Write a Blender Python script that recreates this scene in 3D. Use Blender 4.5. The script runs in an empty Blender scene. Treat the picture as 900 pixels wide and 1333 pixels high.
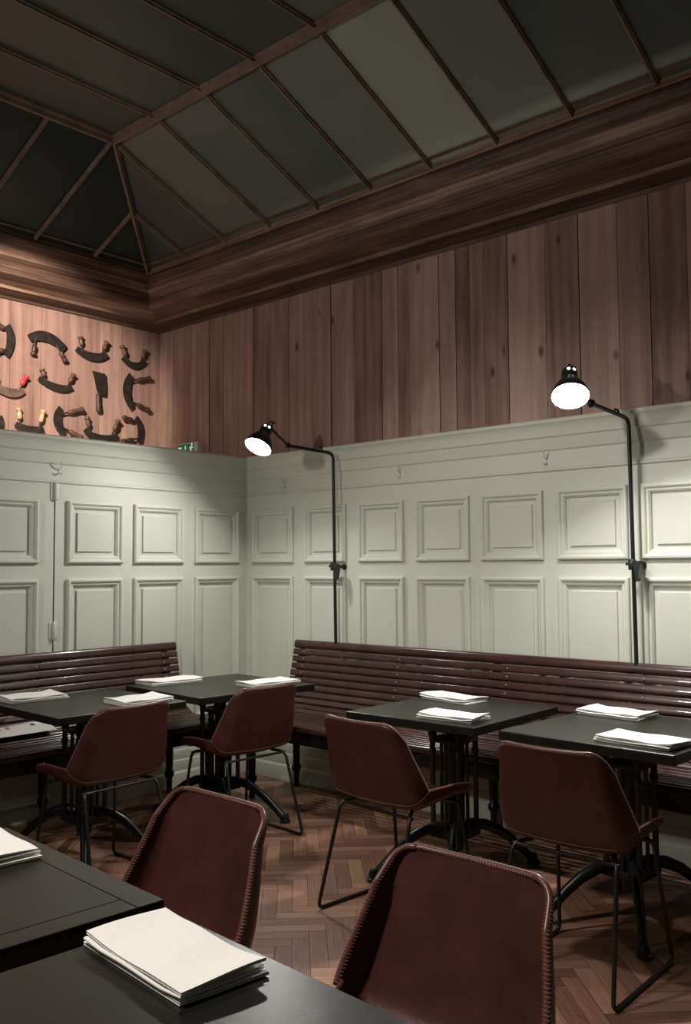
import bpy, bmesh, math, random
from mathutils import Vector, Matrix

random.seed(7)
SC = bpy.context.scene
COL = SC.collection
PI = math.pi

# ------------------------------------------------------------------ camera
CAM = Vector((4.87109817, -4.37476249, 1.42))
F_PX = 1185.0
yaw, pitch, roll = math.radians(131.9), math.radians(3.443), math.radians(.36)
fwd = Vector((math.cos(yaw) * math.cos(pitch), math.sin(yaw) * math.cos(pitch), math.sin(pitch)))
rgt = Vector((math.sin(yaw), -math.cos(yaw), 0))
dwn = fwd.cross(rgt)
r2 = math.cos(roll) * rgt + math.sin(roll) * dwn
d2 = -math.sin(roll) * rgt + math.cos(roll) * dwn
cd = bpy.data.cameras.new('camera')
cam = bpy.data.objects.new('camera', cd)
COL.objects.link(cam)
cd.sensor_fit = 'VERTICAL'
cd.sensor_height = 36
cd.lens = F_PX / 1333 * 36
cd.clip_start = .02
M = Matrix((r2, -d2, -fwd)).transposed().to_4x4()
M.translation = CAM
cam.matrix_world = M
SC.camera = cam

# ------------------------------------------------------------------ world, spots, exposure
W = bpy.data.worlds.new('world')
SC.world = W
W.use_nodes = True
W.node_tree.nodes['Background'].inputs[0].default_value = (1.0, .93, .86, 1)
W.node_tree.nodes['Background'].inputs[1].default_value = .025
SC.view_settings.view_transform = 'Standard'
SC.view_settings.look = 'None'
SC.view_settings.gamma = 1
SC.view_settings.exposure = .1
SC.view_settings.use_curve_mapping = False


def spot(name, loc, aim, power, angle, blend, col, size):
    l = bpy.data.lights.new(name, 'SPOT')
    l.energy = power
    l.spot_size = math.radians(angle)
    l.spot_blend = blend
    l.color = col
    l.shadow_soft_size = size
    o = bpy.data.objects.new(name, l)
    COL.objects.link(o)
    o.location = loc
    o.rotation_euler = (Vector(aim) - Vector(loc)).to_track_quat('-Z', 'Y').to_euler()
    return o


def pointlight(name, loc, power, col, size):
    l = bpy.data.lights.new(name, 'POINT')
    l.energy = power
    l.color = col
    l.shadow_soft_size = size
    o = bpy.data.objects.new(name, l)
    COL.objects.link(o)
    o.location = loc
    return o


# spotlight on the chopper display, ceiling spot over the near tables, added fill spots out of view to brighten the walls
spot('display_spot', (.80, -2.60, 3.35), (-1.07, -1.15, 2.76), 600, 42, .7, (1, .86, .73), .04)
spot('table_spot', (2.9, -4.5, 3.6), (3.35, -3.35, .75), 320, 46, .8, (1, .92, .82), .05)
spot('fill_spot', (2.5, -2.9, 3.05), (2.4, -.45, .55), 118, 86, .7, (1, .95, .89), .09)
spot('fill_spot', (1.3, -4.6, 2.5), (1.1, -.5, 2.0), 100, 96, .7, (1, .95, .89), .09)


# ------------------------------------------------------------------ materials
def new_mat(name):
    m = bpy.data.materials.new(name)
    m.use_nodes = True
    nt = m.node_tree
    b = nt.nodes['Principled BSDF']
    return m, nt, b


def N(nt, typ, **kw):
    n = nt.nodes.new(typ)
    for k, v in kw.items():
        if k in n.inputs.keys():
            n.inputs[k].default_value = v
        else:
            setattr(n, k, v)
    return n


def ramp(nt, stops, interp='LINEAR'):
    r = nt.nodes.new('ShaderNodeValToRGB')
    r.color_ramp.interpolation = interp
    e = r.color_ramp.elements
    while len(e) < len(stops):
        e.new(.5)
    for el, (p, c) in zip(e, stops):
        el.position = p
        el.color = (*c, 1)
    return r


def basic(name, col, rough=.5, metal=0, noise=0, scale=8, bump=0, bscale=60, coat=0, spec=.5, stretch=(1, 1, 1)):
    m, nt, b = new_mat(name)
    L = nt.links.new
    tc = N(nt, 'ShaderNodeTexCoord')
    mp = N(nt, 'ShaderNodeMapping')
    mp.inputs['Scale'].default_value = stretch
    L(tc.outputs['Object'], mp.inputs['Vector'])
    n = N(nt, 'ShaderNodeTexNoise', Scale=scale, Detail=5.0, Roughness=.6)
    L(mp.outputs[0], n.inputs['Vector'])
    lo = tuple(c * (1 - noise) for c in col)
    hi = tuple(min(1, c * (1 + noise)) for c in col)
    r = ramp(nt, [(.3, lo), (.7, hi)])
    L(n.outputs['Fac'], r.inputs[0])
    L(r.outputs[0], b.inputs['Base Color'])
    b.inputs['Roughness'].default_value = rough
    b.inputs['Metallic'].default_value = metal
    b.inputs['Specular IOR Level'].default_value = spec
    b.inputs['Coat Weight'].default_value = coat
    if bump:
        n2 = N(nt, 'ShaderNodeTexNoise', Scale=bscale, Detail=3.0)
        L(mp.outputs[0], n2.inputs['Vector'])
        bp = N(nt, 'ShaderNodeBump', Strength=bump, Distance=.004)
        L(n2.outputs['Fac'], bp.inputs['Height'])
        L(bp.outputs[0], b.inputs['Normal'])
    return m


def emit(name, col, s):
    m, nt, b = new_mat(name)
    b.inputs['Base Color'].default_value = (*col, 1)
    b.inputs['Emission Color'].default_value = (*col, 1)
    b.inputs['Emission Strength'].default_value = s
    return m


def board_mat(name, cols, rough, su, sv, knots=0.0, tintamt=.5, bump=.15, wave=.22, blotch=0.0):
    """wood seen board by board: uv in metres (u along grain), face attribute 'tint' varies it"""
    m, nt, b = new_mat(name)
    L = nt.links.new
    uv = N(nt, 'ShaderNodeUVMap')
    at = N(nt, 'ShaderNodeAttribute', attribute_name='tint')
    mp = N(nt, 'ShaderNodeMapping')
    mp.inputs['Scale'].default_value = (su, sv, 1)
    L(uv.outputs[0], mp.inputs['Vector'])
    wn = N(nt, 'ShaderNodeTexNoise', Scale=.9, Detail=2.0)
    L(mp.outputs[0], wn.inputs['Vector'])
    g = N(nt, 'ShaderNodeTexNoise', Scale=1.0, Detail=6.0, Roughness=.65, Distortion=.6)
    L(mp.outputs[0], g.inputs['Vector'])
    wv = N(nt, 'ShaderNodeTexWave', Scale=.55, Distortion=6.0, Detail=3.0)
    wv.bands_direction = 'Y'
    wv.inputs['Detail Scale'].default_value = .7
    L(mp.outputs[0], wv.inputs['Vector'])
    mx = N(nt, 'ShaderNodeMix', data_type='FLOAT')
    mx.inputs[0].default_value = wave
    L(g.outputs['Fac'], mx.inputs[2])
    L(wv.outputs['Fac'], mx.inputs[3])
    sep = N(nt, 'ShaderNodeSeparateColor')
    L(at.outputs['Color'], sep.inputs[0])
    ad = N(nt, 'ShaderNodeMath', operation='MULTIPLY_ADD')
    L(sep.outputs[0], ad.inputs[0])
    ad.inputs[1].default_value = tintamt
    ad.inputs[2].default_value = -tintamt / 2
    sm = N(nt, 'ShaderNodeMath', operation='ADD')
    L(mx.outputs[0], sm.inputs[0])
    L(ad.outputs[0], sm.inputs[1])
    if blotch:
        # weathering patches and fine grain
        mb2 = N(nt, 'ShaderNodeMapping')
        mb2.inputs['Scale'].default_value = (su * 1.6, sv * .35, 1)
        L(uv.outputs[0], mb2.inputs['Vector'])
        bn = N(nt, 'ShaderNodeTexNoise', Scale=1.3, Detail=4.0, Roughness=.6, Distortion=.8)
        L(mb2.outputs[0], bn.inputs['Vector'])
        mf = N(nt, 'ShaderNodeMapping')
        mf.inputs['Scale'].default_value = (su * 3, sv * 9, 1)
        L(uv.outputs[0], mf.inputs['Vector'])
        fn = N(nt, 'ShaderNodeTexNoise', Scale=1.0, Detail=3.0)
        L(mf.outputs[0], fn.inputs['Vector'])
        a1 = N(nt, 'ShaderNodeMath', operation='MULTIPLY_ADD')
        L(bn.outputs['Fac'], a1.inputs[0])
        a1.inputs[1].default_value = blotch
        a1.inputs[2].default_value = -blotch / 2
        a2 = N(nt, 'ShaderNodeMath', operation='MULTIPLY_ADD')
        L(fn.outputs['Fac'], a2.inputs[0])
        a2.inputs[1].default_value = .3
        a2.inputs[2].default_value = -.15
        s1 = N(nt, 'ShaderNodeMath', operation='ADD')
        L(sm.outputs[0], s1.inputs[0])
        L(a1.outputs[0], s1.inputs[1])
        s2 = N(nt, 'ShaderNodeMath', operation='ADD')
        L(s1.outputs[0], s2.inputs[0])
        L(a2.outputs[0], s2.inputs[1])
        sm = s2
    k = len(cols)
    r = ramp(nt, [(.18 + .64 * i / (k - 1), c) for i, c in enumerate(cols)])
    L(sm.outputs[0], r.inputs[0])
    out = r.outputs[0]
    if knots:
        mk = N(nt, 'ShaderNodeMapping')
        mk.inputs['Scale'].default_value = (2.6, 5.5, 1)
        L(uv.outputs[0], mk.inputs['Vector'])
        vo = N(nt, 'ShaderNodeTexVoronoi', Scale=1.0)
        L(mk.outputs[0], vo.inputs['Vector'])
        kr = ramp(nt, [(.04, (1, 1, 1)), (.12, (0, 0, 0))])
        L(vo.outputs['Distance'], kr.inputs[0])
        km = N(nt, 'ShaderNodeMath', operation='MULTIPLY')
        L(kr.outputs[0], km.inputs[0])
        km.inputs[1].default_value = knots
        mc = N(nt, 'ShaderNodeMix', data_type='RGBA')
        L(km.outputs[0], mc.inputs[0])
        L(out, mc.inputs[6])
        mc.inputs[7].default_value = (.045, .022, .016, 1)
        out = mc.outputs[2]
    L(out, b.inputs['Base Color'])
    b.inputs['Roughness'].default_value = rough
    bp = N(nt, 'ShaderNodeBump', Strength=bump, Distance=.004)
    L(g.outputs['Fac'], bp.inputs['Height'])
    L(bp.outputs[0], b.inputs['Normal'])
    return m


MAT = {}
MAT['paint'] = basic('sage_paint', (.64, .655, .565), .48, noise=.03, scale=2.5, bump=.06, bscale=35)
MAT['plank'] = board_mat('pine_planks', [(.17, .092, .074), (.28, .165, .135), (.36, .222, .182), (.48, .31, .25)], .7, .8, 7.5, .85, .38, .06, .12, .6)
MAT['cornice'] = board_mat('weathered_oak', [(.04, .022, .016), (.10, .054, .037), (.19, .11, .076), (.36, .235, .165)], .6, .9, 22, 0, .4, .4, .1, .7)
MAT['parquet'] = board_mat('parquet_oak', [(.12, .055, .034), (.21, .10, .063), (.29, .15, .095), (.39, .21, .135)], .42, 5, 60, 0, .6, .1)
MAT['leather'] = basic('oxblood_leather', (.066, .0185, .0175), .4, noise=.3, scale=7, bump=.12, bscale=190)
MAT['leather_edge'] = basic('worn_leather_edge', (.12, .042, .034), .36, noise=.3, scale=30)
MAT['thread'] = basic('waxed_thread', (.32, .235, .18), .7, noise=.2, scale=90)
MAT['thread_dark'] = basic('dark_thread', (.20, .11, .085), .7, noise=.2, scale=90)
MAT['mahogany'] = basic('lacquered_mahogany', (.047, .017, .0155), .3, noise=.4, scale=6, coat=.3, stretch=(1, 1, 1), bump=.03, bscale=30)
MAT['table'] = basic('black_stained_ash', (.0085, .0083, .0073), .33, noise=.25, scale=5, bump=.1, bscale=40, stretch=(12, 1, 1))
MAT['iron'] = basic('black_cast_iron', (.008, .008, .009), .36, noise=.25, scale=20, bump=.1, bscale=60)
MAT['rod'] = basic('blackened_steel_rod', (.012, .012, .012), .4, noise=.3, scale=30)
MAT['linen'] = basic('white_linen', (.88, .87, .84), .85, noise=.02, scale=30, bump=.06, bscale=400)
MAT['lampblack'] = basic('black_lamp_enamel', (.012, .015, .014), .32, noise=.15, scale=15)
MAT['lampwhite'] = basic('white_enamel', (.9, .9, .88), .4)
MAT['bulb'] = emit('lit_bulb', (1, .97, .92), 60)
MAT['vent'] = emit('lit_vent_opening', (.85, .88, 1), 3)
MAT['steel'] = basic('steel_screw', (.6, .58, .55), .3, metal=.9)
MAT['blade'] = basic('old_dark_blade', (.03, .024, .02), .5, metal=.3, noise=.5, scale=25)
MAT['blade_grey'] = basic('grey_brown_blade', (.13, .085, .065), .5, metal=.2, noise=.4, scale=25)
MAT['handle_dark'] = basic('dark_wood_handle', (.05, .027, .019), .5, noise=.4, scale=30)
MAT['handle_brown'] = basic('brown_wood_handle', (.10, .053, .033), .45, noise=.35, scale=30)
MAT['handle_tan'] = basic('tan_wood_handle', (.48, .31, .17), .5, noise=.25, scale=30)
MAT['handle_red'] = basic('red_painted_handle', (.42, .03, .04), .4, noise=.2, scale=30)
MAT['sign_white'] = basic('white_sign_plastic', (.75, .68, .64), .5)
MAT['sign_green'] = emit('green_sign_face', (.0, .17, .06), .25)
MAT['sign_pict'] = emit('white_sign_pictogram', (.9, .8, .76), .35)
MAT['sign_dark'] = basic('dark_green_sign_edge', (.008, .02, .014), .5)
MAT['paper'] = basic('white_printed_paper', (.72, .7, .66), .6)
MAT['print_red'] = basic('red_print', (.5, .2, .17), .6)
MAT['print_dark'] = basic('dark_print', (.06, .05, .05), .6)
MAT['bar'] = basic('rusty_glazing_bar', (.20, .13, .10), .6, noise=.4, scale=9)
MAT['underfloor'] = basic('dark_floor_gap', (.02, .01, .007), .8)
MAT['seam'] = basic('dark_seam_gap', (.03, .03, .025), .9)


def glass_mat():
    m, nt, b = new_mat('mottled_skylight_glass')
    L = nt.links.new
    tc = N(nt, 'ShaderNodeTexCoord')
    n = N(nt, 'ShaderNodeTexNoise', Scale=.75, Detail=3.0, Roughness=.5)
    L(tc.outputs['Object'], n.inputs['Vector'])
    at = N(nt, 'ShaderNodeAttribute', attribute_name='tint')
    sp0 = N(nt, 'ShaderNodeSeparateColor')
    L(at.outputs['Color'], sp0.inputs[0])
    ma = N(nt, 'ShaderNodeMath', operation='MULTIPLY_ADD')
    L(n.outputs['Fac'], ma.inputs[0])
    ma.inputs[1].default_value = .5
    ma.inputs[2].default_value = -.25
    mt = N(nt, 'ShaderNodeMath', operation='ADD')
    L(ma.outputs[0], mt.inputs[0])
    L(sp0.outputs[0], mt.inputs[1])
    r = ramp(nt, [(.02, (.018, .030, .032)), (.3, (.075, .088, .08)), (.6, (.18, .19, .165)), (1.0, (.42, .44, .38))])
    L(mt.outputs[0], r.inputs[0])
    # pale band just above the lower edge of the panes, fading in lengthwise
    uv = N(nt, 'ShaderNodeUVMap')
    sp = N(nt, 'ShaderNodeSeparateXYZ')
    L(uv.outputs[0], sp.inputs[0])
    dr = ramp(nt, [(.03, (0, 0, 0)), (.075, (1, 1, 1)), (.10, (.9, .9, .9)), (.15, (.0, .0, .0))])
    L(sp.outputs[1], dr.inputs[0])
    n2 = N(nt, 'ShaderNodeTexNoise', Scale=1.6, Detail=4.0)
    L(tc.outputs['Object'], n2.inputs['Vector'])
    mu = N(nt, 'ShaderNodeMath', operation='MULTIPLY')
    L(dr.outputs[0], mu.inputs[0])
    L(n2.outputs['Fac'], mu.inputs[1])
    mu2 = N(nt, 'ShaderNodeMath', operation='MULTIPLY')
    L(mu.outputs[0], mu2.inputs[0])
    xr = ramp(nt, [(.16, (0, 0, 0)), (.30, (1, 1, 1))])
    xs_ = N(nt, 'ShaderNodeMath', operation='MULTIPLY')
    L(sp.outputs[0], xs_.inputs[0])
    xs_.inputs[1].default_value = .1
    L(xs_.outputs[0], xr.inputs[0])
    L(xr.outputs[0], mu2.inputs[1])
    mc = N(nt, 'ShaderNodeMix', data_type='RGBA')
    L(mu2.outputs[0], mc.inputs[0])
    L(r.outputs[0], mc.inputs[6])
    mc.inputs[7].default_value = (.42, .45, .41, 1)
    L(mc.outputs[2], b.inputs['Base Color'])
    b.inputs['Roughness'].default_value = .38
    b.inputs['Specular IOR Level'].default_value = .25
    return m


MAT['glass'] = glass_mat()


# ------------------------------------------------------------------ mesh helpers
def ident(p):
    return Vector(p)


class MB:
    def __init__(self, f=ident):
        self.bm = bmesh.new()
        self.f = f

    def face(self, pts):
        try:
            return self.bm.faces.new([self.bm.verts.new(self.f(p)) for p in pts])
        except ValueError:
            return None

    def box(self, lo, hi, bev=0, seg=2, mat=None):
        x0, y0, z0 = lo
        x1, y1, z1 = hi
        c = [(x0, y0, z0), (x1, y0, z0), (x1, y1, z0), (x0, y1, z0), (x0, y0, z1), (x1, y0, z1), (x1, y1, z1), (x0, y1, z1)]
        vs = [self.bm.verts.new(self.f(mat @ Vector(p) if mat else p)) for p in c]
        fs = [self.bm.faces.new([vs[i] for i in q]) for q in ((0, 3, 2, 1), (4, 5, 6, 7), (0, 1, 5, 4), (1, 2, 6, 5), (2, 3, 7, 6), (3, 0, 4, 7))]
        if bev:
            ed = list({e for f in fs for e in f.edges})
            bmesh.ops.bevel(self.bm, geom=ed, offset=bev, segments=seg, profile=.5, affect='EDGES')
        return self

    def tube(self, pts, r, n=10, caps=True, flat=1.0):
        """round bar along points; r a number or one per point"""
        pts = [Vector(p) for p in pts]
        rs = r if isinstance(r, (list, tuple)) else [r] * len(pts)
        rings = []
        t0 = (pts[1] - pts[0]).normalized()
        up = Vector((0, 0, 1)) if abs(t0.z) < .9 else Vector((1, 0, 0))
        u = t0.cross(up).normalized()
        for i, p in enumerate(pts):
            a = pts[max(i - 1, 0)]
            b = pts[min(i + 1, len(pts) - 1)]
            t = (b - a)
            if t.length < 1e-9:
                t = t0
            t = t.normalized()
            u = (u - t * u.dot(t))
            u = u.normalized() if u.length > 1e-6 else t.orthogonal().normalized()
            v = t.cross(u)
            rings.append([self.bm.verts.new(self.f(p + (u * math.cos(2 * PI * k / n) + v * math.sin(2 * PI * k / n) * flat) * rs[i])) for k in range(n)])
        for a, b in zip(rings, rings[1:]):
            for k in range(n):
                self.bm.faces.new((a[k], a[(k + 1) % n], b[(k + 1) % n], b[k]))
        if caps:
            self.bm.faces.new(rings[0][::-1])
            self.bm.faces.new(rings[-1])
        return self

    def lathe(self, base, axis, prof, n=20, caps=True):
        """prof: (radius, height) along axis from base"""
        base = Vector(base)
        ax = Vector(axis).normalized()
        u = ax.orthogonal().normalized()
        v = ax.cross(u)
        rings = []
        for r, h in prof:
            rings.append([self.bm.verts.new(self.f(base + ax * h + (u * math.cos(2 * PI * k / n) + v * math.sin(2 * PI * k / n)) * max(r, 1e-4))) for k in range(n)])
        for a, b in zip(rings, rings[1:]):
            for k in range(n):
                self.bm.faces.new((a[k], a[(k + 1) % n], b[(k + 1) % n], b[k]))
        if caps:
            self.bm.faces.new(rings[0][::-1])
            self.bm.faces.new(rings[-1])
        return self

    def ball(self, c, r, n=12, sq=(1, 1, 1)):
        c = Vector(c)
        m = Matrix.Translation(self.f(c)) @ Matrix.Diagonal((r * sq[0], r * sq[1], r * sq[2], 1))
        bmesh.ops.create_uvsphere(self.bm, u_segments=n, v_segments=max(6, n // 2), radius=1, matrix=m)
        return self

    def prism(self, poly, a, b, axis=0):
        """polygon in the two other axes, extruded along axis from a to b"""
        def P(t, q):
            l = [q[0], q[1]]
            l.insert(axis, t)
            return l
        A = [self.bm.verts.new(self.f(P(a, q))) for q in poly]
        B = [self.bm.verts.new(self.f(P(b, q))) for q in poly]
        n = len(poly)
        for k in range(n):
            self.bm.faces.new((A[k], A[(k + 1) % n], B[(k + 1) % n], B[k]))
        self.bm.faces.new(A[::-1])
        self.bm.faces.new(B)
        return self

    def build(self, name, mat, parent=None, smooth=40, off=(0, 0, 0)):
        bm = self.bm
        bmesh.ops.recalc_face_normals(bm, faces=bm.faces[:])
        if any(off):
            bmesh.ops.translate(bm, verts=bm.verts[:], vec=-Vector(off))
        me = bpy.data.meshes.new(name)
        bm.to_mesh(me)
        bm.free()
        me.materials.append(MAT[mat])
        if smooth:
            me.polygons.foreach_set('use_smooth', [True] * len(me.polygons))
            me.set_sharp_from_angle(angle=math.radians(smooth))
        o = bpy.data.objects.new(name, me)
        COL.objects.link(o)
        if parent:
            o.parent = parent
        return o


def quads(name, mat, faces, parent=None):
    """faces: (4 points, 4 uvs, tint) -> one mesh"""
    vs, fs, uvs, ts = [], [], [], []
    for p, uv, t in faces:
        b = len(vs)
        vs += [tuple(q) for q in p]
        fs.append(tuple(range(b, b + len(p))))
        uvs += uv
        ts += [t] * len(p)
    me = bpy.data.meshes.new(name)
    me.from_pydata(vs, [], fs)
    ul = me.uv_layers.new(name='UVMap')
    for i, u in enumerate(uvs):
        ul.data[i].uv = u
    ca = me.color_attributes.new('tint', 'FLOAT_COLOR', 'CORNER')
    for i, t in enumerate(ts):
        ca.data[i].color = (t, t, t, 1)
    me.materials.append(MAT[mat])
    o = bpy.data.objects.new(name, me)
    COL.objects.link(o)
    if parent:
        o.parent = parent
    return o


def empty(name, loc=(0, 0, 0), rz=0):
    o = bpy.data.objects.new(name, None)
    COL.objects.link(o)
    o.location = loc
    o.rotation_euler = (0, 0, rz)
    o.empty_display_size = .1
    return o


def tag(o, label=None, cat=None, group=None, kind=None):
    if label:
        o['label'] = label
    if cat:
        o['category'] = cat
    if group:
        o['group'] = group
    if kind:
        o['kind'] = kind
    return o


def copy_tree(o, parent=None):
    c = o.copy()
    COL.objects.link(c)
    c.parent = parent
    for ch in list(o.children):
        copy_tree(ch, c)
    return c


def fillet(pts, r, seg=5):
    pts = [Vector(p) for p in pts]
    out = [pts[0]]
    for a, b, c in zip(pts, pts[1:], pts[2:]):
        d1 = (a - b)
        d2_ = (c - b)
        q = min(r, d1.length * .49, d2_.length * .49)
        p0 = b + d1.normalized() * q
        p1 = b + d2_.normalized() * q
        for i in range(seg + 1):
            t = i / seg
            out.append(p0 * (1 - t) ** 2 + b * 2 * t * (1 - t) + p1 * t * t)
    out.append(pts[-1])
    return out


# ------------------------------------------------------------------ the setting
# corner of the painted panelling is the origin; right wall runs along +x, left cupboard front along -y
def RW(p):      # (s along, u off the wall, z)
    return Vector((p[0], -p[1], p[2]))


def LW(p):
    return Vector((p[1], -p[0], p[2]))


UX, UY = -1.07, .03         # corner of the plank walls above


def RU(p):
    return Vector((UX + p[0], UY - p[1], p[2]))


def LU(p):
    return Vector((UX + p[1], UY - p[0], p[2]))


# parquet in herringbone, 45 degrees to the walls
def floor():
    Wd, Ln = .066, .33
    g = .0009
    c, s = math.cos(PI / 4), math.sin(PI / 4)
    fs = []
    rnd = random.Random(3)
    for i in range(-110, 111):
        for j in range(-18, 19):
            for v in (0, 1):
                x0, y0 = i * Wd + j * Ln, i * Wd - j * Ln
                if v:
                    a, b, w, h = x0, y0 + Wd, Wd, Ln
                else:
                    a, b, w, h = x0, y0, Ln, Wd
                cx, cy = a + w / 2, b + h / 2
                X, Y = cx * c - cy * s + 2.6, cx * s + cy * c - 2.6
                if not (-.05 < X < 5.9 and -5.6 < Y < .05):
                    continue
                ps = [(a + g, b + g), (a + w - g, b + g), (a + w - g, b + h - g), (a + g, b + h - g)]
                pts = [(x * c - y * s + 2.6, x * s + y * c - 2.6, 0) for x, y in ps]
                o1, o2 = rnd.uniform(0, 40), rnd.uniform(0, 40)
                if v:
                    uv = [(o1, o2), (o1, o2 + w), (o1 + h, o2 + w), (o1 + h, o2)]
                else:
                    uv = [(o1, o2), (o1 + w, o2), (o1 + w, o2 + h), (o1, o2 + h)]
                fs.append((pts, uv, rnd.random()))
    o = quads('floor', 'parquet', fs)
    tag(o, 'reddish brown oak parquet floor laid in herringbone', 'floor', kind='structure')
    b = MB().box((-.1, -5.8, -.06), (6.1, .1, -.003))
    b.build('floor_base', 'underfloor', o)


floor()


def nested(mb, rect, rings, z=None):
    """raised and fielded panel: rings of (inset, height) inside rect (s0,z0,s1,z1) on a wall"""
    s0, z0, s1, z1 = rect
    prev = None
    for ins, h in rings:
        r = [(s0 + ins, h, z0 + ins), (s1 - ins, h, z0 + ins), (s1 - ins, h, z1 - ins), (s0 + ins, h, z1 - ins)]
        if prev:
            for k in range(4):
                mb.face([prev[k], prev[(k + 1) % 4], r[(k + 1) % 4], r[k]])
        prev = r
    mb.face(prev)


RINGS = [(0, -.004), (0, .016), (.005, .021), (.014, .022), (.021, .018), (.026, .010), (.036, .0095), (.040, .006), (.045, .001),
         (.048, -.009), (.070, -.009), (.0715, -.006), (.0735, .002)]
ZU, ZL = (1.45, 1.825), (.43, 1.357)


def wainscot(f, name, s0, s1, cols, label, kind='structure', z1=1.925, parent=None):
    mb = MB(f)
    # framing: stiles and rails around panel openings, so the panels can sit back
    ins = .046
    xs = [s0]
    for a, b in cols:
        xs += [a + ins, b - ins]
    xs.append(s1)
    zs = [.0, ZL[0] + ins, ZL[1] - ins, ZU[0] + ins, ZU[1] - ins, z1]
    for i in range(len(xs) - 1):
        for j in range(5):
            if i % 2 == 1 and j in (1, 3):
                continue
            mb.face([(xs[i], 0, zs[j]), (xs[i + 1], 0, zs[j]), (xs[i + 1], 0, zs[j + 1]), (xs[i], 0, zs[j + 1])])
    for a, b in cols:
        nested(mb, (a, ZL[0], b, ZL[1]), RINGS)
        nested(mb, (a, ZU[0], b, ZU[1]), RINGS)
    # back, so it is a solid board
    mb.box((s0, -.05, 0), (s1, -.02, z1))
    bm = mb.bm
    o = mb.build(name, 'paint', parent, smooth=25)
    if kind:
        tag(o, label, 'wall', kind=kind)
    return o


RC = [(.064, .474), (.582, .956), (1.062, 1.428), (1.522, 1.909), (1.988, 2.386), (2.472, 2.868), (2.942, 3.338), (3.425, 3.82), (3.91, 4.30)]
wainscot(RW, 'wall_right', 0, 4.4, RC, 'sage painted panelled wall behind the long bench')
LC1 = [(.088, .479), (.576, .967), (1.053, 1.441)]
LC2 = [(1.631, 2.02), (2.11, 2.5), (2.6, 2.99)]
wainscot(LW, 'wall_left', 0, 1.52, LC1, 'sage painted panelled cupboard front beside the corner')
door = wainscot(LW, 'door_1', 1.528, 3.1, LC2, '', None)
tag(door, 'sage painted panelled cupboard door at the left edge', 'door', kind='structure')


def extr(f, prof, s0, s1, mit0=0, mit1=0):
    """sweep a moulding profile [(u,z)...] along the wall, mitre by u at the ends"""
    mb = MB(f)
    A = [mb.bm.verts.new(f((s0 + mit0 * u, u, z))) for u, z in prof]
    B = [mb.bm.verts.new(f((s1 + mit1 * u, u, z))) for u, z in prof]
    n = len(prof)
    for k in range(n):
        mb.bm.faces.new((A[k], A[(k + 1) % n], B[(k + 1) % n], B[k]))
    mb.bm.faces.new(A[::-1])
    mb.bm.faces.new(B)
    return mb


FRIEZE = [(-.05, 1.925), (.006, 1.925), (.011, 1.930), (.011, 1.938), (.004, 1.945), (.002, 2.035), (.010, 2.043), (.014, 2.060), (.017, 2.085),
          (.022, 2.105), (.030, 2.112), (.033, 2.125), (.036, 2.145), (.044, 2.165), (.056, 2.178), (.062, 2.182), (.064, 2.192), (.060, 2.200), (.050, 2.204)]
p_r = FRIEZE + [(-.05, 2.204)]
o = extr(RW, p_r, 0, 4.4, 1, 0).build('trim_1', 'paint', smooth=30)
tag(o, 'sage painted frieze and moulded shelf along the right wall', 'trim', kind='structure')
p_l = FRIEZE + [(-1.07, 2.204), (-1.07, 2.18), (-.05, 2.18)]
o = extr(LW, p_l, -.03, 3.1, 1, 0).build('trim_2', 'paint', smooth=30)
tag(o, 'sage painted frieze and deep ledge over the cupboard front', 'trim', kind='structure')
BASE = [(-.01, 0), (.062, 0), (.062, .085), (.056, .098), (.048, .104), (.048, .150), (.042, .168), (.034, .174), (.034, .215), (.028, .232), (.018, .238),
        (.016, .275), (.010, .290), (-.01, .290)]
o = extr(RW, BASE, 0, 4.4, 1, 0).build('baseboard_right', 'paint', smooth=30)
tag(o, 'stepped sage painted skirting under the long bench', 'baseboard', kind='structure')
o = extr(LW, BASE, 0, 3.1, 1, 0).build('baseboard_left', 'paint', smooth=30)
tag(o, 'stepped sage painted skirting under the short bench', 'baseboard', kind='structure')


def planks(f, name, s0, s1, widths, seed, label):
    rnd = random.Random(seed)
    fs = []
    s = s0
    i = 0
    z0, z1 = 2.12, 3.40
    while s < s1:
        w = widths[i] if i < len(widths) else rnd.choice((.17, .21, .25, .13, .19))
        d = rnd.choice((0, .004, .002, .006))
        g = .0018
        t = rnd.random()
        o1, o2 = rnd.uniform(0, 50), rnd.uniform(0, 50)
        a, b = s + g, s + w - g
        pts = [f((a, d, z0)), f((b, d, z0)), f((b, d, z1)), f((a, d, z1))]
        fs.append((pts, [(o1, o2), (o1, o2 + w), (o1 + 1.28, o2 + w), (o1 + 1.28, o2)], t))
        for e, q in ((a, 0), (b, w)):
            pts = [f((e, d, z0)), f((e, -.02, z0)), f((e, -.02, z1)), f((e, d, z1))]
            fs.append((pts, [(o1, o2 + q), (o1, o2 + q + .02), (o1 + 1.28, o2 + q + .02), (o1 + 1.28, o2 + q)], t * .4))
        s += w
        i += 1
    o = quads(name, 'plank', fs)
    tag(o, label, 'wall', kind='structure')
    mb = MB(f).box((s0 - .05, -.06, 2.12), (s1 + .1, -.012, 3.40))
    mb.build('plank_backing', 'underfloor', o)
    return o


planks(RU, 'wall_right_upper', 0, 5.4, [.18, .19, .24, .16, .14, .2, .12, .24, .27, .13, .2, .24, .13, .1, .22, .12, .1, .1, .16, .24, .2, .22], 11,
       'reddish pine plank wall above the long panelled wall')
planks(LU, 'wall_left_upper', 0, 3.2, [.2, .17, .2, .26, .22, .24, .2, .25], 5, 'pinkish pine plank wall with the chopper display')

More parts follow.
